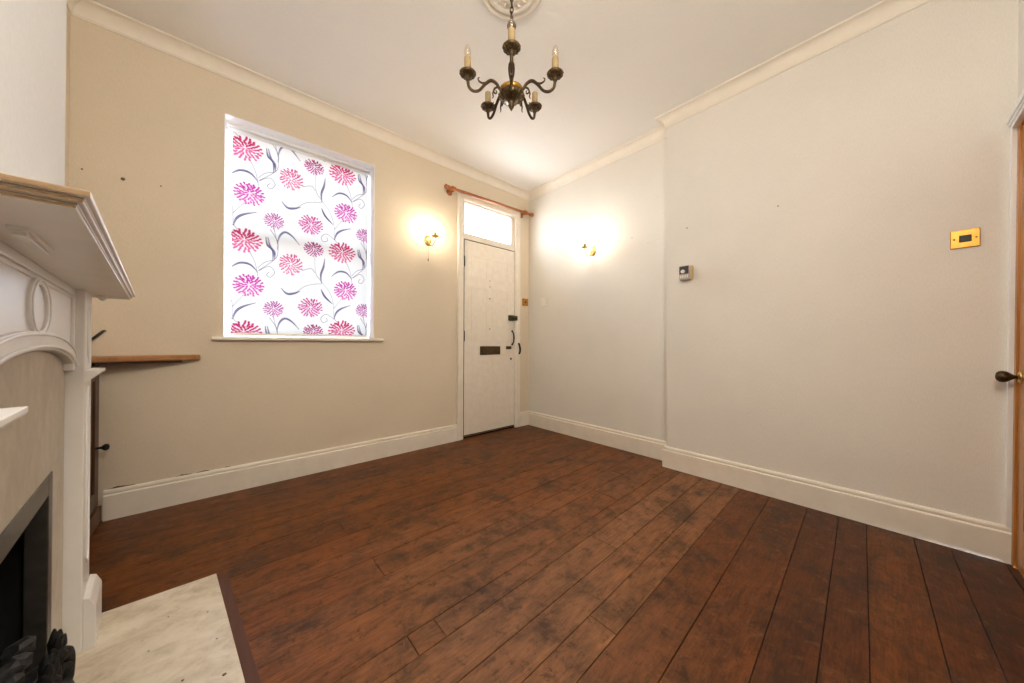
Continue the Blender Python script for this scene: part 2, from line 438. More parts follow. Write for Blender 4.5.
# ---- cornice
cp = [(0, 2.682), (.006, 2.682), (.008, 2.690)] + [(.010 + .048 * (1 - math.cos(a)), 2.691 + .062 * math.sin(a)) for a in [PI / 2 * k / 9 for k in range(10)]] + [(.066, 2.755), (.068, 2.7621), (0, 2.7621)]
c_in = [tuple(FP(-.205, 1.785, 0)[:2]), (XL + .0, 1.80 + .02), (XL, D), (WA, D), (WA, BY), (WP, BY), (WP, -.40)]
# travel so that the room lies on the right: profile distances are negative
struct('trim_2', MB().sweep(c_in[1:], [(-d, h) for d, h in cp]), 'cornice')
bc = [tuple(FP(-.205, .60, 0)[:2]), tuple(FP(-.205, 1.785, 0)[:2])]
struct('trim_3', MB().sweep(bc, [(-d, h) for d, h in cp]), 'cornice')

# ---- skirting
bp = [(0, 0), (0, .162), (.005, .162), (.011, .159), (.0145, .152), (.0145, .144), (.012, .1395), (.012, .137), (.020, .134), (.022, .131), (.022, 0)]
nb = [(-d, h) for d, h in bp]
sk = MB().sweep([(-.474, D), (1.763, D)], nb)
struct('baseboard_front', sk, 'trim')
struct('baseboard_right', MB().sweep([(2.611, D), (WA, D), (WA, BY), (WP, BY), (WP, -.384)], nb), 'trim')

# ================================================================== WINDOW
win = struct('window_1', loc=((WX0 + WX1) / 2, D + .1, WZ0))
YF = D + .155
f = MB()
for a, b in (((WX0, WZ0), (WX0 + .022, WZ1)), ((WX1 - .022, WZ0), (WX1, WZ1)), ((WX0 + .022, WZ1 - .03), (WX1 - .022, WZ1)), ((WX0 + .022, WZ0), (WX1 - .022, WZ0 + .04))):
    f.box((a[0], YF, a[1]), (b[0], YF + .07, b[1]))
f.box((WX0 + .022, YF + .02, 1.71), (WX1 - .022, YF + .06, 1.755))
f.box((.47, YF + .025, WZ0 + .04), (.49, YF + .055, 1.71)); f.box((.47, YF + .025, 1.755), (.49, YF + .055, WZ1 - .03))
obj('window_frame', f, 'white', win, .003)
rv = MB()
for a, b in (((WX0, WZ0 + .001), (WX0 + .005, WZ1)), ((WX1 - .005, WZ0 + .001), (WX1, WZ1)), ((WX0 + .005, WZ1 - .005), (WX1 - .005, WZ1))):
    rv.box((a[0], D - .001, a[1]), (b[0], YF, b[1]))
obj('window_reveal', rv, 'white', win)
obj('window_pane', MB().box((WX0 + .018, YF + .035, WZ0 + .035), (WX1 - .018, YF + .039, WZ1 - .025)), 'glass', win)
sl = MB().prism([(D - .032, .984), (D - .034, .990), (D - .034, 1.0), (D - .030, 1.005), (D + .15, 1.006), (D + .15, .984)], lambda u, v, t: (t, u, v), -.045, 1.0225)
obj('window_sill', sl, 'trim', win, .002)

# ---- roller blind
BX0, BX1, BZ0, BZ1, BYY = .045, .938, 1.017, 2.452, D + .118
bl = thing('roller_blind', 'white roller blind printed with pink and magenta chrysanthemums, pulled down over the window', 'blind', ((BX0 + BX1) / 2, BYY, BZ0))
nx, nz = 300, 484
xs = np.linspace(BX0, BX1, nx); zs = np.linspace(BZ0 + .012, BZ1 - .012, nz)
GX, GZ = np.meshgrid(xs, zs)
img = np.ones((nz, nx, 3)) * np.array([.93, .90, .87])
def paint(mask, col, a=1.0):
    mk = np.clip(mask, 0, 1)[..., None] * a
    img[:] = img * (1 - mk) + np.array(col) * mk
PX, PZ = .622, .640
def window_slice(cx, cz, r):
    i0, i1 = np.searchsorted(xs, (cx - r, cx + r)); j0, j1 = np.searchsorted(zs, (cz - r, cz + r))
    return slice(max(j0, 0), max(j1, 0)), slice(max(i0, 0), max(i1, 0))
def dab(cx, cz, ang, L, Wd, col, a=1.0):
    sl_ = window_slice(cx, cz, L)
    X, Z = GX[sl_], GZ[sl_]
    if X.size == 0: return
    c, s = math.cos(ang), math.sin(ang)
    u = ((X - cx) * c + (Z - cz) * s) / (L / 2); v = (-(X - cx) * s + (Z - cz) * c) / (Wd / 2)
    vv = v / (.55 + .45 * np.clip(u + .4, 0, 1))             # petal fatter at its outer end
    k = np.clip((1.15 - np.sqrt(u * u + vv * vv)) * 3.2, 0, 1)[..., None] * a
    img[sl_] = img[sl_] * (1 - k) + np.array(col) * k
def bez(pts, n=40):
    P = [np.array(p) for p in pts]; out = []
    for i in range(len(P) - 1):
        p0, p1, p2, p3 = P[max(i - 1, 0)], P[i], P[i + 1], P[min(i + 2, len(P) - 1)]
        for t in np.linspace(0, 1, n, endpoint=False):
            out.append(.5 * (2 * p1 + (p2 - p0) * t + (2*p0 - 5*p1 + 4*p2 - p3) * t*t + (3*p1 - p0 - 3*p2 + p3) * t**3))
    return np.array(out + [P[-1]])
def stroke(pts, w0, w1, col, a=1.0):
    Q = bez(pts); c = (Q.min(0) + Q.max(0)) / 2; r = (Q.max(0) - Q.min(0)).max() / 2 + .02
    sl_ = window_slice(c[0], c[1], r); X, Z = GX[sl_], GZ[sl_]
    if X.size == 0: return
    best = np.full(X.shape, 9.); 
    ws = w0 if callable(w0) else (lambda t: w0 + (w1 - w0) * t)
    for k, q in enumerate(Q[::2]):
        t = k * 2 / (len(Q) - 1)
        best = np.minimum(best, np.hypot(X - q[0], Z - q[1]) - ws(t))
    k = np.clip(.5 - best / .003, 0, 1)[..., None] * a
    img[sl_] = img[sl_] * (1 - k) + np.array(col) * k
PUR, GREY = (.055, .028, .15), (.16, .12, .22)
def leaf(pts, wd=.0125):
    stroke(pts, lambda t: .0012 + wd * .5 * math.sin(PI * min(1, t * .92 + .04)) ** 1.2, 0, PUR, .92)
    P = [np.array(p) for p in pts]
    q = [tuple(p + np.array((.002, .003))) for p in P[1:-1]]
    if len(q) > 1: stroke([tuple(P[0] * .75 + P[1] * .25)] + q + [tuple(P[-1] * .8 + P[-2] * .2)], .0012, .0008, (.75, .74, .85), .75)
def flower(cx, cz, rx, rz, top, bot, seed, tilt=.0):
    g = np.random.default_rng(seed)
    for ri, (rr, n) in enumerate(((.90, 20), (.72, 19), (.54, 15), (.37, 11), (.20, 6))):
        for k in range(n):
            an = 2 * PI * (k + .5 * (ri % 2)) / n + g.normal(0, .05)
            ux, uz = math.cos(an), math.sin(an)
            r2 = rr * g.uniform(.93, 1.05)
            x, z = cx + rx * r2 * ux, cz + rz * (r2 * uz + .10 * (1 - rr))
            t = np.clip(.5 + .5 * uz + g.normal(0, .12), 0, 1)
            col = np.array(bot) * (1 - t) + np.array(top) * t
            ang = math.atan2(rz * uz + .012, rx * ux) + g.normal(0, .12) + tilt
            dab(x, z, ang, rx * (.27 if ri < 3 else .22) * g.uniform(.85, 1.15), rx * .175, col)
CR, MG, PK, DK = (.58, .02, .14), (.58, .04, .36), (.80, .22, .38), (.22, .012, .06)
for i in range(-1, 2):
    for j in range(-2, 2):
        ox, oz = i * PX, j * PZ + i * .030
        s = lambda pts: [(x - PX + ox, z - .030 + oz) for x, z in pts]       # measured on the right-hand repeat
        l = lambda pts: [(x + ox, z + oz) for x, z in pts]
        q = lambda pts: stroke(pts, .0022, .0018, (.10, .07, .15), .9)
        q(s([(.541, 2.306), (.547, 2.157), (.584, 2.096), (.644, 2.015), (.673, 1.923), (.679, 1.812), (.70, 1.78)]))
        q(s([(.768, 2.274), (.798, 2.197), (.812, 2.111)])); q(s([(.816, 2.151), (.865, 2.198), (.908, 2.244), (.925, 2.28), (.93, 2.36)]))
        q(s([(.822, 2.153), (.877, 2.189), (.909, 2.152), (.884, 2.112), (.863, 2.126), (.877, 2.149)]))
        q(s([(.679, 1.8), (.623, 1.835), (.586, 1.804), (.597, 1.77), (.629, 1.783), (.624, 1.806)]))
        q(s([(.678, 1.887), (.735, 1.97)])); q(s([(.416, 1.983), (.475, 2.04), (.547, 2.067), (.584, 2.072)])); q(s([(.459, 2.16), (.515, 2.183), (.541, 2.156)]))
        q(l([(.26, 2.428), (.29, 2.379), (.305, 2.341), (.302, 2.291)])); q(l([(.276, 2.207), (.23, 2.185), (.19, 2.14)])); q(l([(.28, 1.82), (.285, 1.78), (.302, 1.70)]))
        leaf(s([(.61, 2.275), (.602, 2.211), (.584, 2.145), (.588, 2.075)])); leaf(s([(.585, 2.032), (.612, 1.975), (.667, 1.921)]))
        leaf(s([(.803, 1.920), (.735, 1.890), (.696, 1.853), (.679, 1.80)])); leaf(s([(.660, 2.143), (.711, 2.188), (.769, 2.186), (.812, 2.137)]))
        leaf(s([(.868, 2.398), (.885, 2.33), (.908, 2.296), (.908, 2.244)])); 
        leaf(l([(.302, 2.33), (.318, 2.395), (.35, 2.428), (.393, 2.407), (.440, 2.350)])); leaf(l([(.235, 2.368), (.245, 2.312), (.275, 2.281), (.276, 2.207)]))
        leaf(l([(.327, 2.010), (.363, 1.974), (.406, 1.98), (.445, 2.0)]), .014)
        flower(.115 + ox, 2.318 + oz, .098, .080, CR, (.80, .16, .36), 1); flower(.142 + ox, 2.008 + oz, .088, .075, MG, (.76, .14, .48), 2)
        flower(.283 + ox, 1.853 + oz, .062, .056, (.45, .06, .30), (.62, .16, .42), 3); flower(.385 + ox, 2.192 + oz, .075, .080, (.70, .06, .24), PK, 4, .5)
        flower(.534 + ox, 2.337 + oz, .066, .056, (.38, .02, .16), (.55, .06, .32), 5); flower(.516 + ox, 1.88 + oz, .080, .072, (.62, .06, .28), (.72, .14, .42), 6, .4)
me = bpy.data.meshes.new('fabric')
verts = np.stack([GX - (BX0 + BX1) / 2, np.zeros_like(GX) + .0015 * np.sin(GX * 9) , GZ - BZ0], -1).reshape(-1, 3)
idx = np.arange(nx * nz).reshape(nz, nx)
quads = np.stack([idx[:-1, :-1], idx[:-1, 1:], idx[1:, 1:], idx[1:, :-1]], -1).reshape(-1, 4)
me.vertices.add(len(verts)); me.vertices.foreach_set('co', verts.ravel())
me.loops.add(quads.size); me.loops.foreach_set('vertex_index', quads.ravel())
me.polygons.add(len(quads)); me.polygons.foreach_set('loop_start', np.arange(0, quads.size, 4)); me.polygons.foreach_set('loop_total', np.full(len(quads), 4))
me.update(); me.validate()
pa = me.attributes.new('print', 'FLOAT_COLOR', 'POINT'); pa.data.foreach_set('color', np.concatenate([img.reshape(-1, 3), np.ones((nx * nz, 1))], 1).astype(np.float32).ravel())
def fabric_mat():
    m, nt, b, out = new_mat('printed_blind_fabric'); nt.nodes.remove(b)
    a = N(nt, 'ShaderNodeAttribute'); a.attribute_name = 'print'
    wv = noise(nt, coords(nt, (1, 1, .3)), 500, 2)
    c = mixc(nt, .12, a.outputs['Color'], ramp(nt, wv, [(.3, (.82, .82, .82)), (.7, (1, 1, 1))]), 'MULTIPLY')
    t = N(nt, 'ShaderNodeBsdfTranslucent'); d = N(nt, 'ShaderNodeBsdfDiffuse')
    nt.links.new(mixc(nt, 1.0, c, (.048, .048, .048), 'MULTIPLY'), t.inputs[0]); nt.links.new(mixc(nt, 1.0, c, (.5, .5, .5), 'MULTIPLY'), d.inputs[0])
    mx = N(nt, 'ShaderNodeAddShader')
    nt.links.new(t.outputs[0], mx.inputs[0]); nt.links.new(d.outputs[0], mx.inputs[1]); nt.links.new(mx.outputs[0], out.inputs[0])
    return m
me.materials.append(fabric_mat())
fo = bpy.data.objects.new('fabric', me); link(fo, bl)
tb = MB().lathe([(0, 0), (.021, 0), (.021, BX1 - BX0 + .03), (0, BX1 - BX0 + .03)], seg=20, mt=axis_to((BX0 - .02, BYY + .012, BZ1 - .024), (1, 0, 0)))
obj('roller_tube', tb, 'white', bl)
cs = MB().prism([(BYY - .040, BZ1), (BYY - .040, BZ1 - .020), (BYY - .034, BZ1 - .026), (BYY - .026, BZ1 - .026), (BYY - .026, BZ1 - .004), (BYY + .03, BZ1 - .004), (BYY + .03, BZ1)], lambda u, v, t: (t, u, v), WX0 + .012, WX1 - .006)
obj('head_rail', cs, 'white', bl, .002)
obj('bottom_bar', MB().prism([(BYY - .006, BZ0), (BYY + .006, BZ0), (BYY + .006, BZ0 + .016), (BYY - .006, BZ0 + .016)], lambda u, v, t: (t, u, v), BX0, BX1), 'plastic', bl, .003)

# ================================================================== FRONT DOOR
door = struct('door_1', loc=((DX0 + DX1) / 2, D, 0))
# architrave, with stepped moulding
ap = [(0, 0), (0, .016), (.012, .018), (.016, .022), (.045, .022), (.050, .028), (.066, .028), (.072, .020), (.072, 0)]
ar = MB().sweep([(DX0 - .006, 0), (DX0 - .006, 2.425), (DX1, 2.425), (DX1, 0)], ap, lambda x, z, h: (x, D - h, z))
obj('door_architrave', ar, 'trim', door, .001)
fr_ = MB()
fr_.box((1.80, D + .002, 0), (DX0 - .007, D + .09, 2.45)); fr_.box((DX1 + .003, D + .002, 0), (2.566, D + .09, 2.45))
fr_.box((DX0 - .006, D + .002, 2.408), (DX1 + .003, D + .09, 2.45)); fr_.box((DX0 - .006, D - .004, 2.034), (DX1 + .003, D + .09, 2.094))
obj('gap_backing', MB().box((1.802, D + .05, 0), (DX0 + .012, D + .085, DZ1)), 'gap', door)  # black strip added behind the door gap to stop sky light and keep it dark
obj('door_frame', fr_, 'trim', door, .002)
# leaf with six shallow panels and planted beads
lf = MB(); LY = D + .002
lf.box((DX0 + .014, LY, .016), (DX1, LY + .042, DZ1))
obj('door_leaf', lf, 'doorp', door, .002)
def bead(mb, x0, x1, z0, z1, w=.010, h=.0026):
    mb.sweep([(x0, z0), (x0, z1), (x1, z1), (x1, z0), (x0, z0)], [(0, 0), (0, h * .6), (-w * .3, h), (-w * .7, h * .5), (-w, 0)], lambda x, z, t: (x, LY - t, z))
for z0, z1 in ((1.655, 1.875), (.990, 1.555), (.245, .835)):
    for x0, x1 in ((1.935, 2.135), (2.215, 2.435)):
        pm = MB(); bead(pm, x0, x1, z0, z1)
        obj('panel_moulding', pm, 'doorp', door)
obj('letter_plate', MB().box((2.044, LY - .008, .845), (2.318, LY, .937)).box((2.075, LY - .012, .868), (2.287, LY - .006, .914)), 'plate', door, .002)
rl = MB().box((2.437, LY - .032, 1.227), (2.520, LY, 1.288)); 
lk = obj('rim_lock', rl, 'lockgreen', door, .004)
obj('lock_keep', MB().box((2.528, D - .032, 1.232), (2.556, D - .010, 1.284)), 'lockgreen', door, .003)
obj('lock_knob', MB().lathe([(.006, 0), (.006, .012), (.013, .016), (.014, .024), (.008, .029), (0, .030)], seg=16, mt=axis_to((2.475, LY - .032, 1.257), (0, -1, 0))), 'bronze', lk)
ph = MB().tube([(2.496, LY - .003, 1.112), (2.497, LY - .012, 1.100), (2.499, LY - .026, 1.080), (2.500, LY - .031, 1.032), (2.499, LY - .026, .985), (2.497, LY - .012, .965), (2.496, LY - .003, .953)], [.013, .008, .007, .009, .007, .008, .013])
obj('pull_handle', ph, 'blackm', door)
obj('key_plate', MB().box((2.406, LY - .006, .902), (2.484, LY, .936)).lathe([(.007, 0), (.007, .004), (0, .004)], seg=12, mt=axis_to((2.445, LY - .006, .919), (0, -1, 0))), 'plate', door, .002)
obj('escutcheon', MB().lathe([(.0, 0), (.013, 0), (.013, .003), (.009, .007), (0, .008)], seg=16, mt=axis_to((2.481, LY, .793), (0, -1, 0))), 'bronze', door)
obj('door_catch', MB().tube([(2.578, D - .022, .968), (2.580, D - .034, .950), (2.584, D - .042, .910), (2.588, D - .036, .870), (2.588, D - .022, .850)], [.012, .010, .012, .011, .012]), 'blackm', door)
for z in (1.753, .992):
    obj('hinge', MB().box((DX0 - .0055, D - .012, z), (DX0 + .012, D + .003, z + .10)).lathe([(.006, -.004), (.006, .104)], c=(DX0 + .004, D - .012, z), seg=10), 'blackm', door)
for z, r in ((1.644, .005), (1.579, .005), (1.452, .008), (1.124, .006)):
    obj('number_screw', MB().lathe([(r, 0), (r, .002), (0, .003)], seg=10, mt=axis_to((2.175, LY, z), (0, -1, 0))), 'bronze', door)
obj('threshold', MB().box((DX0 - .006, D + .004, -.008), (DX1 + .003, D + .09, .0155)), 'blackm', door)
ds = MB().box((DX0 - .0058, D + .0035, .016), (DX0 + .0135, D + .02, DZ1)).box((DX0 + .001, D + .004, DZ1 + .0005), (DX1, D + .02, DZ1 + .0065))
obj('gap_shade_strip', ds, 'gap', door)  # added dark strip standing in for the shade in the gap round the leaf
obj('draught_bar', MB().box((DX0 + .004, LY - .004, .020), (DX1 - .002, LY + .002, .031)), 'plate', door)
# dark gap down the hinge side
tw = struct('window_2', loc=((DX0 + DX1) / 2, D, 2.25))
tf = MB()
for a, b in (((DX0 - .005, 2.094), (1.852, 2.408)), ((2.482, 2.094), (DX1 + .002, 2.408)), ((1.852, 2.094), (2.482, 2.101)), ((1.852, 2.401), (2.482, 2.408))):
    tf.box((a[0], D + .008, a[1]), (b[0], D + .05, b[1]))
obj('window_frame', tf, 'trim', tw, .002)
obj('window_pane', MB().box((1.850, D + .030, 2.100), (2.484, D + .034, 2.402)), 'glass', tw)

# ================================================================== PINE DOOR (back wall)
SH = lambda mb: [v.__setattr__('y', v.y - .011 * v.z) for v in mb.v]
pd = struct('door_2', loc=(2.2, -.40, 0))
pl = MB()
YB = -.386
def pbox(mb, x0, x1, y0, y1, z0, z1): mb.box((x0, y0, z0), (x1, y1, z1))
X2, X3 = 1.775, 2.578
for x0, x1, z0, z1 in ((X3 - .098, X3, .012, 1.915), (X2, X2 + .098, .012, 1.915), (X2 + .098, X3 - .098, .012, .20), (X2 + .098, X3 - .098, .74, .93), (X2 + .098, X3 - .098, 1.815, 1.915), (2.135, 2.215, .20, .74), (2.135, 2.215, .93, 1.815)):
    pbox(pl, x0, x1, YB - .036, YB, z0, z1)
SH(pl); leaf2 = obj('door_leaf', pl, 'pine', pd, .002)
for x0, x1 in ((X2 + .098, 2.135), (2.215, X3 - .098)):
    for z0, z1 in ((.20, .74), (.93, 1.815)):
        q = MB(); pbox(q, x0, x1, YB - .024, YB - .016, z0, z1)
        for a, b in (((x0, z0), (x1, z0 + .012)), ((x0, z1 - .012), (x1, z1)), ((x0, z0), (x0 + .012, z1)), ((x1 - .012, z0), (x1, z1))):
            pbox(q, a[0], b[0], YB - .018, YB - .006, a[1], b[1])
        SH(q); obj('door_panel', q, 'pine', pd)
fq = MB(); pbox(fq, X3 + .003, 2.6105, -.46, -.379, 0, 1.945); pbox(fq, 1.74, X2 - .003, -.46, -.379, 0, 1.945); pbox(fq, X2 - .003, X3 + .003, -.46, -.379, 1.918, 1.945)
SH(fq); obj('door_frame', fq, 'pine', pd, .002)
aq = MB(); aq.box((2.611, -.381, .163), (WP, -.3645, 1.965)); aq.box((1.66, -.381, 0), (1.742, -.3645, 1.965))
for y, z0, z1 in ((-.3645, 1.928, 1.985), (-.355, 1.958, 1.985), (-.360, 1.945, 1.960)):
    aq.box((1.66, -.381, z0), (WP - .001, y, z1))
SH(aq); obj('door_architrave', aq, 'white', pd, .002)
kb = axis_to((2.545, YB - .011 * .83, .832), (0, 1, 0))
kn = obj('door_knob', MB().lathe([(.008, .003), (.0075, .014), (.010, .018), (.015, .024), (.022, .033), (.0255, .043), (.024, .052), (.016, .060), (0, .063)], seg=24, mt=kb), 'bronze', pd)
obj('knob_rose', MB().lathe([(0, 0), (.026, 0), (.026, .003), (.018, .006), (.010, .008), (0, .008)], seg=24, mt=kb), 'gold', pd)

# ================================================================== CURTAIN POLE
cpz = lambda x: 2.455 + (x - 1.60) * .028
YP = D - .08
pole = thing('curtain_pole', 'reddish wooden curtain pole above the front door', 'curtain pole', (2.18, YP, 2.47))
obj('pole', MB().tube([(1.615, YP, cpz(1.615)), (2.705, YP, cpz(2.705))], .0135, 16, 1), 'polew', pole)
for xe, d in ((1.615, -1), (2.705, 1)):
    obj('finial', MB().lathe([(.0135, 0), (.020, .002), (.020, .008), (.013, .012), (.018, .020), (.0235, .030), (.020, .040), (.011, .046), (.006, .050), (0, .051)], seg=20, mt=axis_to((xe, YP, cpz(xe)), (d, 0, .028 * d))), 'polew', pole)
for xb in (1.665, 2.628):
    bmk = MB().lathe([(.034, 0), (.034, .006), (.026, .012), (.014, .018), (.014, .05), (.017, .058)], seg=20, mt=axis_to((xb, D, cpz(xb) - .006), (0, -1, 0)))
    bmk.lathe([(.0145, -.016), (.024, -.016), (.024, .016), (.0145, .016), (.0145, -.016)], seg=20, mt=axis_to((xb, YP, cpz(xb)), (1, 0, 0)))
    obj('bracket', bmk, 'polew', pole)

# ================================================================== WALL LIGHTS
def sconce(loc, rotz, label):
    """backplate on the wall at the origin, arm reaching along local -Y"""
    t = thing('wall_light', label, 'wall light', loc, rotz, 'brass wall lights')
    W_ = WM[t.name]; A = lambda p: W_ @ Vector(p)
    b = MB()
    b.lathe([(0, 0), (.036, 0), (.038, .004), (.032, .010), (.024, .012), (.018, .020), (.012, .026), (0, .028)], seg=28, mt=W_ @ Matrix.Rotation(PI / 2, 4, 'X') @ Matrix.Diagonal((1, 1.35, 1, 1)))
    for k in range(7):                                   # shell ribs
        a = R(-60 + 20 * k); b.tube([A((0, -.012, -.03)), A((math.sin(a) * .02, -.015, -.02 + math.cos(a) * .03)), A((math.sin(a) * .034, -.008, -.02 + math.cos(a) * .066))], [.004, .005, .003], 6, 3)
    obj('backplate', b, 'gold', t)
    a_ = MB().tube([A((0, -.016, -.018)), A((0, -.030, -.042)), A((0, -.080, -.066)), A((0, -.128, -.050)), A((0, -.145, -.016)), A((0, -.145, .004))], [.007, .005, .0048, .0048, .005, .006], 10)
    a_.tube([A((0, -.062, -.064)), A((0, -.050, -.038)), A((0, -.064, -.028)), A((0, -.068, -.040))], [.004, .003, .0025, .002], 8)
    obj('arm', a_, 'gold', t)
    obj('drip_pan', MB().lathe([(.006, .016), (.014, .020), (.034, .029), (.036, .033), (.031, .034), (.012, .026), (.012, .040)], c=(0, -.145, -.024), seg=24, mt=W_), 'gold', t)
    obj('candle_sleeve', MB().lathe([(.011, .030), (.011, .075), (.008, .076)], c=(0, -.145, -.024), seg=18, mt=W_), 'wax', t)
    obj('bulb', MB().lathe([(.008, .075), (.013, .085), (.0165, .102), (.014, .122), (.007, .142), (0, .152)], c=(0, -.145, -.024), seg=18, mt=W_), 'lamp', t)
    return t, A
s1, A1 = sconce((1.4385, D, 1.928), 0, 'brass candle wall light on the window wall, with a short pull cord hanging from it')
cd = MB().tube([A1((0, -.010, -.045)), A1((0, -.012, -.12)), A1((0, -.012, -.168))], .0007, 6, 2)
cd.lathe([(.002, -.195), (.004, -.188), (.003, -.172), (.001, -.166)], c=(0, -.012, 0), seg=10, mt=WM[s1.name])
obj('pull_cord', cd, 'plate', s1)
s2, A2 = sconce((WA, 1.896, 1.892), -PI / 2, 'brass candle wall light on the right-hand wall, between the corner and the projecting wall')

# ================================================================== SMALL FITTINGS
def plate(name, label, cat, mat, p, u, nrm, w, h, th):
    t = thing(name, label, cat, p)
    uu, nn = Vector(u), Vector(nrm); pp = Vector(p)
    B = lambda a, b, n0: pp + uu * a + Vector((0, 0, b)) + nn * n0
    return t, B
def slab(B, a0, a1, b0, b1, n0, n1):
    m = MB(); vs = [B(a, b, n) for n in (n0, n1) for a, b in ((a0, b0), (a1, b0), (a1, b1), (a0, b1))]
    return m.add(vs, [(0, 3, 2, 1), (4, 5, 6, 7), (0, 1, 5, 4), (1, 2, 6, 5), (2, 3, 7, 6), (3, 0, 4, 7)])
# square brass plate by the front door
t, B = plate('light_switch', 'square brass light switch on the window wall, right of the front door', 'light switch', 'brass', (2.699, D, 1.458), (1, 0, 0), (0, -1, 0), .086, .086, .012)
obj('face_plate', slab(B, -.043, .043, -.043, .043, 0, .012), 'brass', t, .004)
obj('rocker', slab(B, -.007, .007, -.012, .012, .012, .018), 'blackm', t, .002)
for a in (-.03, .03): obj('screw', MB().lathe([(.004, 0), (.004, .0015), (0, .002)], seg=10, mt=axis_to(B(a, 0, .012), (0, -1, 0))), 'bronze', t)
# white switch
t, B = plate('light_switch', 'white plastic light switch on the right-hand wall near the front door', 'light switch', 'plastic', (WA, 2.563, 1.442), (0, -1, 0), (-1, 0, 0), .086, .086, .01)
obj('face_plate', slab(B, -.043, .043, -.045, .045, 0, .010), 'plastic', t, .003)
obj('rocker', slab(B, -.010, .010, -.016, .016, .010, .016), 'plastic', t, .002)
# brass plate by the pine door
t, B = plate('fused_spur', 'square brass wall plate with a black centre, beside the pine door', 'wall plate', 'brass', (WP, -.265, 1.472), (0, -1, 0), (-1, 0, 0), .086, .086, .008)
obj('face_plate', slab(B, -.0425, .0425, -.043, .043, 0, .007), 'brass', t, .003)
obj('fuse_holder', slab(B, -.017, .018, -.016, .016, .007, .011), 'black', t, .0015)
for a in (-.031, .031): obj('screw', MB().lathe([(.0035, 0), (.0035, .001), (0, .0018)], seg=10, mt=axis_to(B(a, 0, .007), (-1, 0, 0))), 'bronze', t)
# thermostat
t, B = plate('thermostat', 'small grey box thermostat with a dark upper half, on the projecting right-hand wall', 'thermostat', 'grey', (WP, .977, 1.502), (0, -1, 0), (-1, 0, 0), .07, .1, .05)
obj('back_box', slab(B, -.033, .050, -.049, .049, 0, .034), 'beigeplastic', t, .003)
obj('cover', slab(B, -.035, .035, -.052, .052, .030, .050), 'grey', t, .004)
obj('dark_panel', slab(B, -.033, .033, -.010, .047, .049, .0515), 'darkgrey', t, .001)
obj('dial', MB().lathe([(.014, 0), (.014, .008), (.011, .011), (0, .011)], seg=22, mt=axis_to(B(-.006, .008, .051), (-1, 0, 0))), 'plastic', t)
for k in range(5): obj('vent_rib', slab(B, -.026 + k * .012, -.020 + k * .012, -.040, -.018, .0495, .0515), 'plastic', t)

# ================================================================== CHANDELIER
CX, CY = 1.077, 1.224
ch = thing('chandelier', 'dark bronze five-arm candle chandelier hanging from the ceiling', 'chandelier', (CX, CY, 2.72))
AT = lambda r, a, z: (CX + r * math.cos(a), CY + r * math.sin(a), z)
obj('canopy', MB().lathe([(0, 2.752), (.045, 2.752), (.047, 2.746), (.038, 2.738), (.016, 2.728), (.008, 2.720), (0, 2.719)], c=(CX, CY, 0), seg=28), 'bronze', ch)
lk_ = MB(); z = 2.722; k = 0
while z > 2.592:
    a = PI / 2 * (k % 2) + .5; L, wd = .017, .008
    lk_.tube([(CX + wd * math.cos(q) * math.cos(a), CY + wd * math.cos(q) * math.sin(a), z - .012 + L * math.sin(q)) for q in [2 * PI * j / 12 for j in range(12)]], .0026, 8, 2, True)
    z -= .0265; k += 1
obj('chain', lk_, 'bronze', ch)
col = [(0, 2.592), (.004, 2.590), (.005, 2.578), (.010, 2.574), (.020, 2.566), (.0235, 2.553), (.019, 2.540), (.011, 2.532), (.008, 2.522), (.014, 2.514), (.015, 2.506), (.009, 2.495), (.011, 2.470), (.016, 2.448), (.021, 2.440), (.021, 2.434), (.012, 2.427), (.009, 2.408), (.010, 2.385), (.016, 2.372), (.018, 2.350), (.015, 2.322), (.010, 2.300), (.012, 2.288), (.020, 2.282), (.022, 2.274), (.016, 2.266), (.022, 2.262)]
obj('column', MB().lathe(col, c=(CX, CY, 0), seg=26), 'bronze', ch)
hk = MB().tube([(CX + .007 * math.cos(a) * .8, CY + .007 * math.cos(a) * -.6, 2.594 + .010 * math.sin(a)) for a in [2 * PI * j / 12 for j in range(12)]], .0026, 8, 2, True)
obj('hook', hk, 'bronze', ch)
bowl = MB().lathe([(.020, 2.263), (.044, 2.262), (.052, 2.256), (.054, 2.246), (.054, 2.236), (.061, 2.232), (.064, 2.226), (.061, 2.214), (.052, 2.204), (.038, 2.197), (.022, 2.195), (.017, 2.187), (.012, 2.178), (.016, 2.171), (.012, 2.163), (.005, 2.152), (0, 2.144)], c=(CX, CY, 0), seg=32)
for q in range(15):                                     # cast leaf relief round the bowl
    a = 2 * PI * q / 15
    bowl.tube([AT(.061, a, 2.227), AT(.063, a + .1, 2.219), AT(.055, a, 2.208), AT(.038, a, 2.198)], [.004, .006, .005, .003], 8, 3)
bw_ = obj('bowl', bowl, 'bronze_hi', ch)
obj('gilt_band', MB().lathe([(.052, 2.236), (.0585, 2.237), (.0585, 2.254), (.052, 2.257)], c=(CX, CY, 0), seg=32), 'gilt', bw_)
face = math.atan2(-CY, -CX)                             # the nearest arm points back into the room
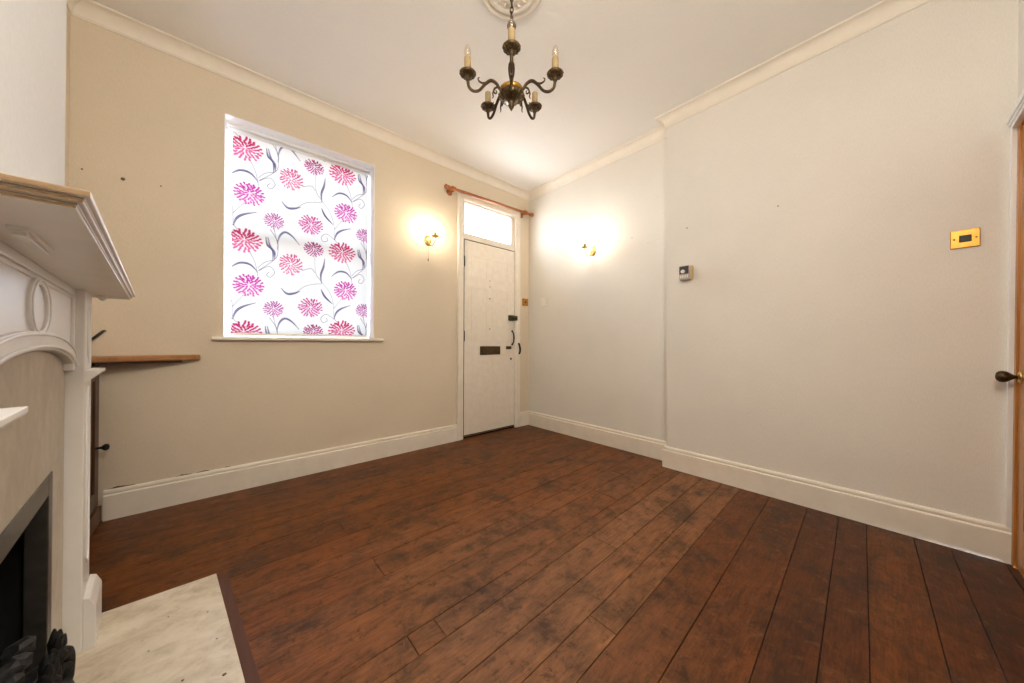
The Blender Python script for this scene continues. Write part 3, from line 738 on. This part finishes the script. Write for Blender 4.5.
for q in range(5):
    a = face + 2 * PI * q / 5; n_ = (-math.sin(a), math.cos(a))
    ar_ = MB().tube([AT(r, a, z) for r, z in ((.048, 2.232), (.064, 2.243), (.080, 2.263), (.108, 2.271), (.138, 2.247), (.167, 2.213), (.196, 2.203), (.219, 2.217), (.225, 2.250))], [.007, .0075, .0075, .008, .0075, .007, .007, .007, .0075], 12)
    ar_.tube([AT(r, a, z) for r, z in ((.126, 2.258), (.150, 2.250), (.168, 2.255), (.174, 2.267), (.166, 2.273))], [.006, .005, .004, .003, .002], 8)
    ar_.tube([AT(r, a, z) for r, z in ((.072, 2.248), (.088, 2.238), (.094, 2.222), (.083, 2.214), (.078, 2.224), (.084, 2.230))], [.005, .005, .004, .0035, .003, .002], 8)
    ar_.tube([AT(r, a, z) for r, z in ((.090, 2.232), (.098, 2.214), (.096, 2.196), (.102, 2.188))], [.004, .004, .003, .0015], 8)
    ar_.lathe([(.004, 2.242), (.010, 2.246), (.008, 2.252)], c=AT(.225, a, 0), seg=14)
    obj('arm', ar_, 'bronze', ch)
    c0 = AT(.225, a, 0)
    pan = MB().lathe([(.008, 2.246), (.012, 2.252), (.014, 2.260), (.026, 2.267), (.037, 2.274), (.0405, 2.281), (.037, 2.285), (.028, 2.281), (.014, 2.280), (.013, 2.290)], c=c0, seg=26)
    for e in range(13):
        b_ = 2 * PI * e / 13; pan.tube([(c0[0] + .022 * math.cos(b_), c0[1] + .022 * math.sin(b_), 2.264), (c0[0] + .034 * math.cos(b_), c0[1] + .034 * math.sin(b_), 2.272), (c0[0] + .0395 * math.cos(b_), c0[1] + .0395 * math.sin(b_), 2.281)], [.003, .004, .003], 6, 2)
    obj('drip_pan', pan, 'bronze_hi', ch)
    sl2 = obj('candle_sleeve', MB().lathe([(.0165, 2.284), (.0165, 2.350), (.014, 2.354), (.008, 2.354)], c=c0, seg=20), 'wax', ch)
    if q in (0, 1, 4):                                   # the two far sockets are empty
        o = obj('bulb', MB().lathe([(.009, 2.352), (.013, 2.358), (.0165, 2.370), (.0155, 2.384), (.010, 2.400), (.004, 2.411), (0, 2.414)], c=c0, seg=20), 'bulbglass', ch)
        obj('filament', MB().lathe([(.004, 2.352), (.0035, 2.366), (0, 2.368)], c=c0, seg=10).tube([(c0[0] - .006, c0[1], 2.366), (c0[0] - .003, c0[1], 2.388), (c0[0] + .003, c0[1], 2.388), (c0[0] + .006, c0[1], 2.366)], .0008, 5, 3), 'wax', o)

# it hangs a few degrees out of true, and its arms stay low on the near side
ch.location = (CX, CY, 2.735)
ch.matrix_world = Matrix.Translation((CX, CY, 2.735)) @ Matrix.Rotation(R(4.6), 4, Vector((.748, -.664, 0)))
ch.rotation_mode = 'QUATERNION'; ch.rotation_quaternion = Matrix.Rotation(R(4.6), 3, Vector((.748, -.664, 0))).to_quaternion()
# plaster rose on the ceiling
rose = MB().lathe([(.0, 2.750), (.05, 2.750), (.055, 2.742), (.066, 2.738), (.078, 2.744), (.082, 2.750), (.12, 2.752), (.126, 2.744), (.137, 2.741), (.147, 2.746), (.150, 2.753), (.168, 2.753), (.173, 2.746), (.183, 2.746), (.192, 2.754), (.196, 2.762)], c=(CX, CY, 0), seg=56)
for q in range(16):
    a = 2 * PI * q / 16
    rose.tube([AT(.085, a, 2.751), AT(.10, a + .09, 2.747), AT(.118, a, 2.750)], [.004, .008, .004], 8, 3)
for v in rose.v: v.x = CX + (v.x - CX) * .87; v.y = CY + (v.y - CY) * .87
ro = obj('ceiling_rose', rose, 'cornice'); tag(ro, 'round moulded plaster rose on the ceiling above the chandelier', 'ceiling rose')

# ================================================================== FIREPLACE
fp = thing('fireplace', 'white fireplace surround with arched panel, marble slips and projecting mantel shelf', 'fireplace', FP(-.19, 1.21, 0), TH)
SA, SB, SPW, CZ = .79, 1.63, .15, 1.21            # inner faces of the pilasters, their width, centre line
# mantel shelf: stepped moulding round three sides
def mant(z0, z1, e): return (-.0535 - e, .632 + e, 1.895 - e, z0, z1)
ms = MB()
for z0, z1, e in ((1.1415, 1.149, 0), (1.139, 1.1415, .0045), (1.1345, 1.139, .0055), (1.132, 1.1345, .010), (1.128, 1.132, .0115)):
    n1, sa, sb, a, b = mant(z0, z1, e); fbox(ms, -.2045, n1, sa, sb, a, b)
for i_, f_ in enumerate(ms.f):                          # the near end's warm shade is put into a tan colour
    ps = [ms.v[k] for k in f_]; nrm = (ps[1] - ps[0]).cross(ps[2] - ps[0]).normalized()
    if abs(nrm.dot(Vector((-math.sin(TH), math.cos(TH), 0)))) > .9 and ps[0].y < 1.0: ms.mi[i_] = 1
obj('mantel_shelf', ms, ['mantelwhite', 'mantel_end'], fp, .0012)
for sa_, sb_ in ((.80, .955), (1.795, 1.865)):           # narrow stepped blocks under the shelf
    obj('shelf_block', fbox(fbox(MB(), -.138, -.119, sa_, sb_, 1.122, 1.1285), -.134, -.123, sa_ + .006, sb_ - .006, 1.1165, 1.1225), 'mantelwhite', fp, .001)
# frieze with arch, recessed panels and an oval in the middle
def arch(s, a, z0, rise): u = min(1, abs(s - CZ) / a); return z0 + rise * math.sqrt(max(0, 1 - u ** 2.3))
ss = [SA + (SB - SA) * k / 48 for k in range(49)]
low = [(s, arch(s, .43, .870, .082)) for s in ss]
fz = MB().strip(low, [(s, 1.1285) for s in ss], FT, -.184, -.170)
obj('frieze_panel', fz, 'white', fp)
ab = MB(); hi = [(s, arch(s, .475, .890, .102)) for s in ss]
ab.strip(low, hi, FT, -.186, -.163)
ab.strip([(s, z + .004) for s, z in low], [(s, z + .011) for s, z in low], FT, -.164, -.158)
ab.strip([(s, z - .009) for s, z in hi], [(s, z - .003) for s, z in hi], FT, -.164, -.160)
obj('arch_moulding', ab, 'white', fp, .002)
rim = MB()
fbox(rim, -.184, -.1640, SA, SB, 1.108, 1.1285); 
for s0, s1 in ((SA, SA + .028), (SB - .028, SB)): fbox(rim, -.184, -.1640, s0, s1, .885, 1.108)
fbox(rim, -.178, -.1665, SA + .028, SB - .028, 1.098, 1.108)
obj('frieze_frame', rim, 'white', fp, .003)
ov = MB(); E1 = [(CZ - .002 + .092 * math.cos(a), 1.042 + .064 * math.sin(a)) for a in [2 * PI * k / 48 for k in range(49)]]
E2 = [(CZ - .002 + .068 * math.cos(a), 1.042 + .048 * math.sin(a)) for a in [2 * PI * k / 48 for k in range(49)]]
ov.strip(E1, E2, FT, -.172, -.1645); ov.strip([(CZ - .002 + (x - CZ + .002) * .94, 1.044 + (z - 1.044) * .94) for x, z in E1], [(CZ - .002 + (x - CZ + .002) * .87, 1.044 + (z - 1.044) * .87) for x, z in E1], FT, -.166, -.1620)
obj('oval_moulding', ov, 'white', fp, .002)
for s0, s1, sg in ((SB, SB + SPW, 1), (SA - SPW, SA, -1)):
    p = MB()
    fbox(p, -.2045, -.146, s0, s1, .031, 1.1285)
    pil = obj('pilaster', p, 'cream_surround', fp, .003)
    m_ = (s0 + s1) / 2
    fl_ = MB()
    for (z0, z1) in ((.905, 1.095), (.27, .825)):         # raised bead outlining a long pointed flute
        pts = [(m_ - .030, z0 + .03), (m_ - .030, z1 - .03), (m_, z1), (m_ + .030, z1 - .03), (m_ + .030, z0 + .03), (m_, z0)]
        fl_.tube([FP(-.146, a, b) for a, b in pts], .0035, 8, 1, True)
    obj('flute_bead', fl_, 'white', pil)
    prof = [(-.146, .846), (-.140, .850), (-.132, .858), (-.124, .868), (-.119, .871), (-.1175, .874), (-.1175, .882), (-.146, .882)]
    lo, hi2 = (s0, s1 + .015) if sg > 0 else (s0 - .015, s1)
    obj('capital', MB().prism(prof, lambda u, v, t: FP(u, t, v), lo, hi2), 'white', pil, .001)
    plp = [(-.146, .031), (-.120, .031), (-.120, .152), (-.121, .158), (-.132, .184), (-.146, .190)]
    lo, hi2 = (s0 + .002, s1 + .012) if sg > 0 else (s0 - .012, s1 - .002)
    obj('plinth_block', MB().prism(plp, lambda u, v, t: FP(u, t, v), lo, hi2), 'cream_surround', pil, .002)
sp = MB()
for s0, s1, z0, z1 in ((SA + .001, OS0, .031, .98), (OS1, SB - .002, .031, .98), (OS0, OS1, OZ, .98)): fbox(sp, -.2045, -.182, s0, s1, z0, z1)
obj('marble_slip', sp, 'slip', fp)
ft = MB()
for s0, s1, z0, z1 in ((OS0, OS0 + .046, .031, OZ), (OS1 - .046, OS1, .031, OZ), (OS0 + .046, OS1 - .046, OZ - .05, OZ)): fbox(ft, -.215, -.1795, s0, s1, z0, z1)
obj('fire_trim', ft, 'firetrim', fp, .002)
fb = MB()
for a in ((-.42, -.41, OS0 + .002, OS1 - .002, .031, OZ - .002), (-.41, -.2155, OS0 + .002, OS0 + .012, .031, OZ - .002), (-.41, -.2155, OS1 - .012, OS1 - .002, .031, OZ - .002), (-.41, -.2155, OS0 + .012, OS1 - .012, OZ - .012, OZ - .002)): fbox(fb, *a)
obj('firebox', fb, 'soot', fp)

# hearth slab
hs = MB()
hpoly = [HA, Vector(FP(-.145, 1.80, 0)[:2]) , Vector((-.383, 1.797)), Vector(FP(-.2045, 1.74, 0)[:2]), Vector(FP(-.2045, .60, 0)[:2]), Vector((-.255, .56)), HC]
hpoly = [HA, Vector((-.382, 1.797)), Vector(FP(-.2045, 1.74, 0)[:2]), Vector(FP(-.2045, .60, 0)[:2]), HC]
hs.prism(hpoly, lambda u, v, t: (u, v, t), .0005, .0305)
ho = obj('hearth', hs, 'hearth', None, .002); tag(ho, 'beige marble hearth slab on the floor before the fireplace', 'hearth')
# dark pits in the stone
for (px, py, pr_) in ((.012, 1.235, .006), (-.075, 1.29, .004), (.03, 1.45, .003), (-.03, 1.56, .003), (-.13, 1.62, .0025), (-.005, 1.40, .003), (-.10, 1.20, .007), (-.16, 1.48, .003)):
    pit = MB().lathe([(pr_, .0303), (pr_ * .8, .0308), (0, .0309)], c=(px, py, 0), seg=7)
    obj('stone_pit', pit, 'hole', ho)

# fire basket with scrolls and leaf finials
gb = thing('fire_basket', 'black cast-iron fire basket with scrolled ends and leaf finials on the hearth', 'fire basket', FP(-.15, 1.21, .031), TH)
G0, G1, GN = 1.165, 1.250, -.150
bars = MB()
for z in (.085, .125, .165, .205): bars.tube([FP(GN, G0, z), FP(GN + .006, CZ, z - .004), FP(GN, G1, z)], .005, 8, 4)
for k in range(6):
    s = G0 + (G1 - G0) * k / 5; bars.tube([FP(-.17, s, .130), FP(-.33, s, .130)], .005, 8, 1)
bars.tube([FP(-.33, OS0 + .06, .130), FP(-.33, OS1 - .06, .130)], .005, 8, 1)
obj('grate_bar', bars, 'iron', gb)
for s, d in ((G1, 1), (G0, -1)):
    e = MB()
    e.tube([FP(GN, s, .044), FP(GN, s, .09), FP(GN, s + d * .004, .17), FP(GN, s + d * .002, .262)], [.012, .010, .012, .009], 10)
    for zt, k in ((.235, 1.0), (.150, 1.15)):            # S-scrolls curling out from the post
        sc = [(0, .012), (.026, .016), (.050, -.004), (.056, -.034), (.036, -.058), (.010, -.050), (.004, -.026), (.022, -.012), (.034, -.026)]
        e.tube([FP(GN + .010 * min(1, a_ * 30), s + d * a_ * k, zt + b_ * k) for a_, b_ in sc], [.010, .013, .014, .014, .013, .011, .010, .008, .006], 10)
        e.lathe([(0, -.013), (.011, -.008), (.013, 0), (.011, .008), (0, .013)], c=FP(GN + .012, s + d * .026 * k, zt - .022 * k), seg=12)
    e.lathe([(.008, .246), (.018, .254), (.020, .264), (.012, .276), (.008, .284)], c=FP(GN, s, 0), seg=14)
    post = obj('end_scroll', e, 'iron', gb)
    lf_ = MB()
    for h, dx, dn in ((.060, .000, .0), (.046, .014, .006), (.046, -.014, .006), (.030, .024, .0), (.030, -.022, .0), (.038, .004, .014), (.020, .030, .010)):
        lf_.tube([FP(GN, s, .268), FP(GN + dn * .6, s + dx * .7, .268 + h * .5), FP(GN + dn, s + dx * 1.2, .268 + h)], [.008, .010, .0015], 8)
    obj('leaf_finial', lf_, 'iron', post)
# coals, each a piece of its own
def coal_mesh(r):
    bm = bmesh.new(); bmesh.ops.create_icosphere(bm, subdivisions=2, radius=r)
    for v in bm.verts: v.co *= random.uniform(.80, 1.15); v.co.z *= .8
    me_ = bpy.data.meshes.new('coal'); bm.to_mesh(me_); bm.free(); me_.materials.append(M['coal']); return me_
c_meshes = [coal_mesh(.0255), coal_mesh(.027), coal_mesh(.024)]
first = None
spots = []
for n_ in (-.190, -.256, -.322):
    for k in range(6): spots.append((n_, 1.05 + k * .0655, .165))
for n_ in (-.190, -.223, -.289)[1:]:
    for k in range(5): spots.append((n_, 1.083 + k * .0655, .214))
for n_ in (-.208, -.262):
    for k in range(5): spots.append((n_, 1.083 + k * .0655, .263))
for i, (n_, s, z) in enumerate(spots):
    o = bpy.data.objects.new('coal', c_meshes[i % 3]) if i < 3 else first[i % 3].copy()
    COL.objects.link(o); o.location = FP(n_, s, z); o.rotation_euler = (random.uniform(0, 6), random.uniform(0, 6), random.uniform(0, 6)) if False else (0, 0, random.uniform(0, 6))
    tag(o, 'black lump of coal heaped in the fire basket', 'coal', 'coals in the fire basket')
    first = (first or []) + [o]

# ================================================================== RECESS: CUPBOARD, CABLE
XC = -.487
cu = thing('cupboard', 'dark-stained low wooden cupboard with a pine top, in the recess beside the fireplace', 'cupboard', (-.54, 2.3, 0))
obj('cabinet', MB().box((XL + .001, 1.822, .085), (XC - .018, D - .001, .862)), 'cupboard', cu)
dr = MB()
y0, y1, z0, z1 = 1.835, D - .035, .10, .845
for a in ((y0, y0 + .07, z0, z1), (y1 - .07, y1, z0, z1), (y0 + .07, y1 - .07, z0, z0 + .08), (y0 + .07, y1 - .07, z1 - .08, z1), (2.26, 2.33, z0 + .08, z1 - .08)):
    dr.box((XC - .018, a[0], a[2]), (XC, a[1], a[3]))
dr.box((XC - .016, y0 + .07, z0 + .08), (XC - .009, y1 - .07, z1 - .08))
dd = obj('cupboard_door', dr, 'cupboard', cu, .002)
obj('door_knob', MB().lathe([(.006, 0), (.006, .018), (.010, .022), (.017, .030), (.018, .038), (.012, .046), (0, .048)], seg=18, mt=axis_to((XC, 2.715, .415), (1, 0, 0))), 'blackm', dd)
obj('cupboard_plinth', MB().box((XL + .001, 1.822, .001), (XC + .006, D - .001, .085)), 'cupboard_base', cu, .002)
tp = MB()
poly = [(XL + .001, D - .001), (-.098, D - .001), (-.095, D - .026), (-.112, D - .038), (-.430, 2.668), (-.470, 2.648), (-.490, 2.640), (-.492, 1.822), (XL + .001, 1.822)]
tp.prism(poly, lambda u, v, t: (u, v, t), .8625, .8945)
obj('cupboard_top', tp, 'pinetop', cu, .007, seg=3)
obj('batten', MB().prism([(XC + .003, D - .001), (-.175, D - .001), (-.178, D - .030), (-.44, 2.690), (XC + .003, 2.675)], lambda u, v, t: (u, v, t), .848, .862), 'cupboard', cu)
ca = obj('cable', MB().tube([(-.476, D + .006, 1.030), (-.480, D - .010, 1.028), (-.492, D - .022, 1.012), (-.515, D - .024, .985), (-.545, D - .024, .968), (-.575, D - .02, .962), (-.598, D - .02, .960)], .0065, 10), 'black')
tag(ca, 'short black cable poking out of the wall above the pine-topped cupboard', 'cable')

# ================================================================== LIGHT
w = bpy.data.worlds.new('sky'); scene.world = w; w.use_nodes = True
nt = w.node_tree; nt.nodes.clear()
wo = nt.nodes.new('ShaderNodeOutputWorld'); bg = nt.nodes.new('ShaderNodeBackground'); nt.links.new(bg.outputs[0], wo.inputs[0])
tcw = N(nt, 'ShaderNodeTexCoord'); sx = N(nt, 'ShaderNodeSeparateXYZ'); nt.links.new(tcw.outputs['Generated'], sx.inputs[0])
cw = ramp(nt, mathn(nt, 'ADD', mathn(nt, 'MULTIPLY', sx.outputs[2], .5), .5), [(.40, (.50, .50, .52)), (.52, (.74, .86, 1.0)), (1, (.58, .78, 1.0))])
nt.links.new(cw, bg.inputs[0]); bg.inputs[1].default_value = 30.0

def portal(name, loc, sx_, sz_):
    l = bpy.data.lights.new(name, 'AREA'); l.shape = 'RECTANGLE'; l.size = sx_; l.size_y = sz_; l.cycles.is_portal = True
    o = bpy.data.objects.new(name, l); COL.objects.link(o); o.location = loc; o.rotation_euler = (-R(90), 0, 0); return o
portal('sky_portal', ((WX0 + WX1) / 2, D + T + .01, (WZ0 + WZ1) / 2), .95, 1.45)
portal('sky_portal', ((DX0 + DX1) / 2, D + T + .01, 2.25), .72, .40)

def lamp(name, loc, col, watts, r):
    l = bpy.data.lights.new(name, 'POINT'); l.color = col; l.energy = watts; l.shadow_soft_size = r
    o = bpy.data.objects.new(name, l); COL.objects.link(o); o.location = loc; return o
lamp('room_fill', (.22, -.20, 2.22), (1, .92, .80), 50, .24)  # added fill light without a fitting, for light from the unseen part of the room

# ================================================================== CAMERA
cam = bpy.data.cameras.new('camera'); co = bpy.data.objects.new('camera', cam); COL.objects.link(co)
yw, pt, rl_ = R(48.4078), R(.3055), R(.1796)
F = Vector((math.cos(yw) * math.cos(pt), math.sin(yw) * math.cos(pt), math.sin(pt)))
Rv = F.cross(Vector((0, 0, 1))).normalized(); U = Rv.cross(F)
R2 = math.cos(rl_) * Rv + math.sin(rl_) * U; U2 = -math.sin(rl_) * Rv + math.cos(rl_) * U
mtx = Matrix((R2, U2, -F)).transposed().to_4x4(); mtx.translation = (0, 0, .97)
co.matrix_world = mtx
cam.sensor_width = 36; cam.lens = 327.4734 / 1024 * 36; cam.clip_start = .01; cam.clip_end = 100
cam.dof.use_dof = True; cam.dof.focus_distance = 2.6; cam.dof.aperture_fstop = 6.3
scene.camera = co

scene.view_settings.view_transform = 'Standard'
try: scene.view_settings.look = 'None'
except Exception: pass
scene.view_settings.gamma = 1; scene.view_settings.use_curve_mapping = False
scene.view_settings.exposure = .28
c = scene.cycles
c.max_bounces = 10; c.diffuse_bounces = 6; c.glossy_bounces = 4; c.transmission_bounces = 6; c.transparent_max_bounces = 12
c.use_denoising = True; c.sample_clamp_indirect = 8; c.caustics_reflective = False; c.caustics_refractive = False
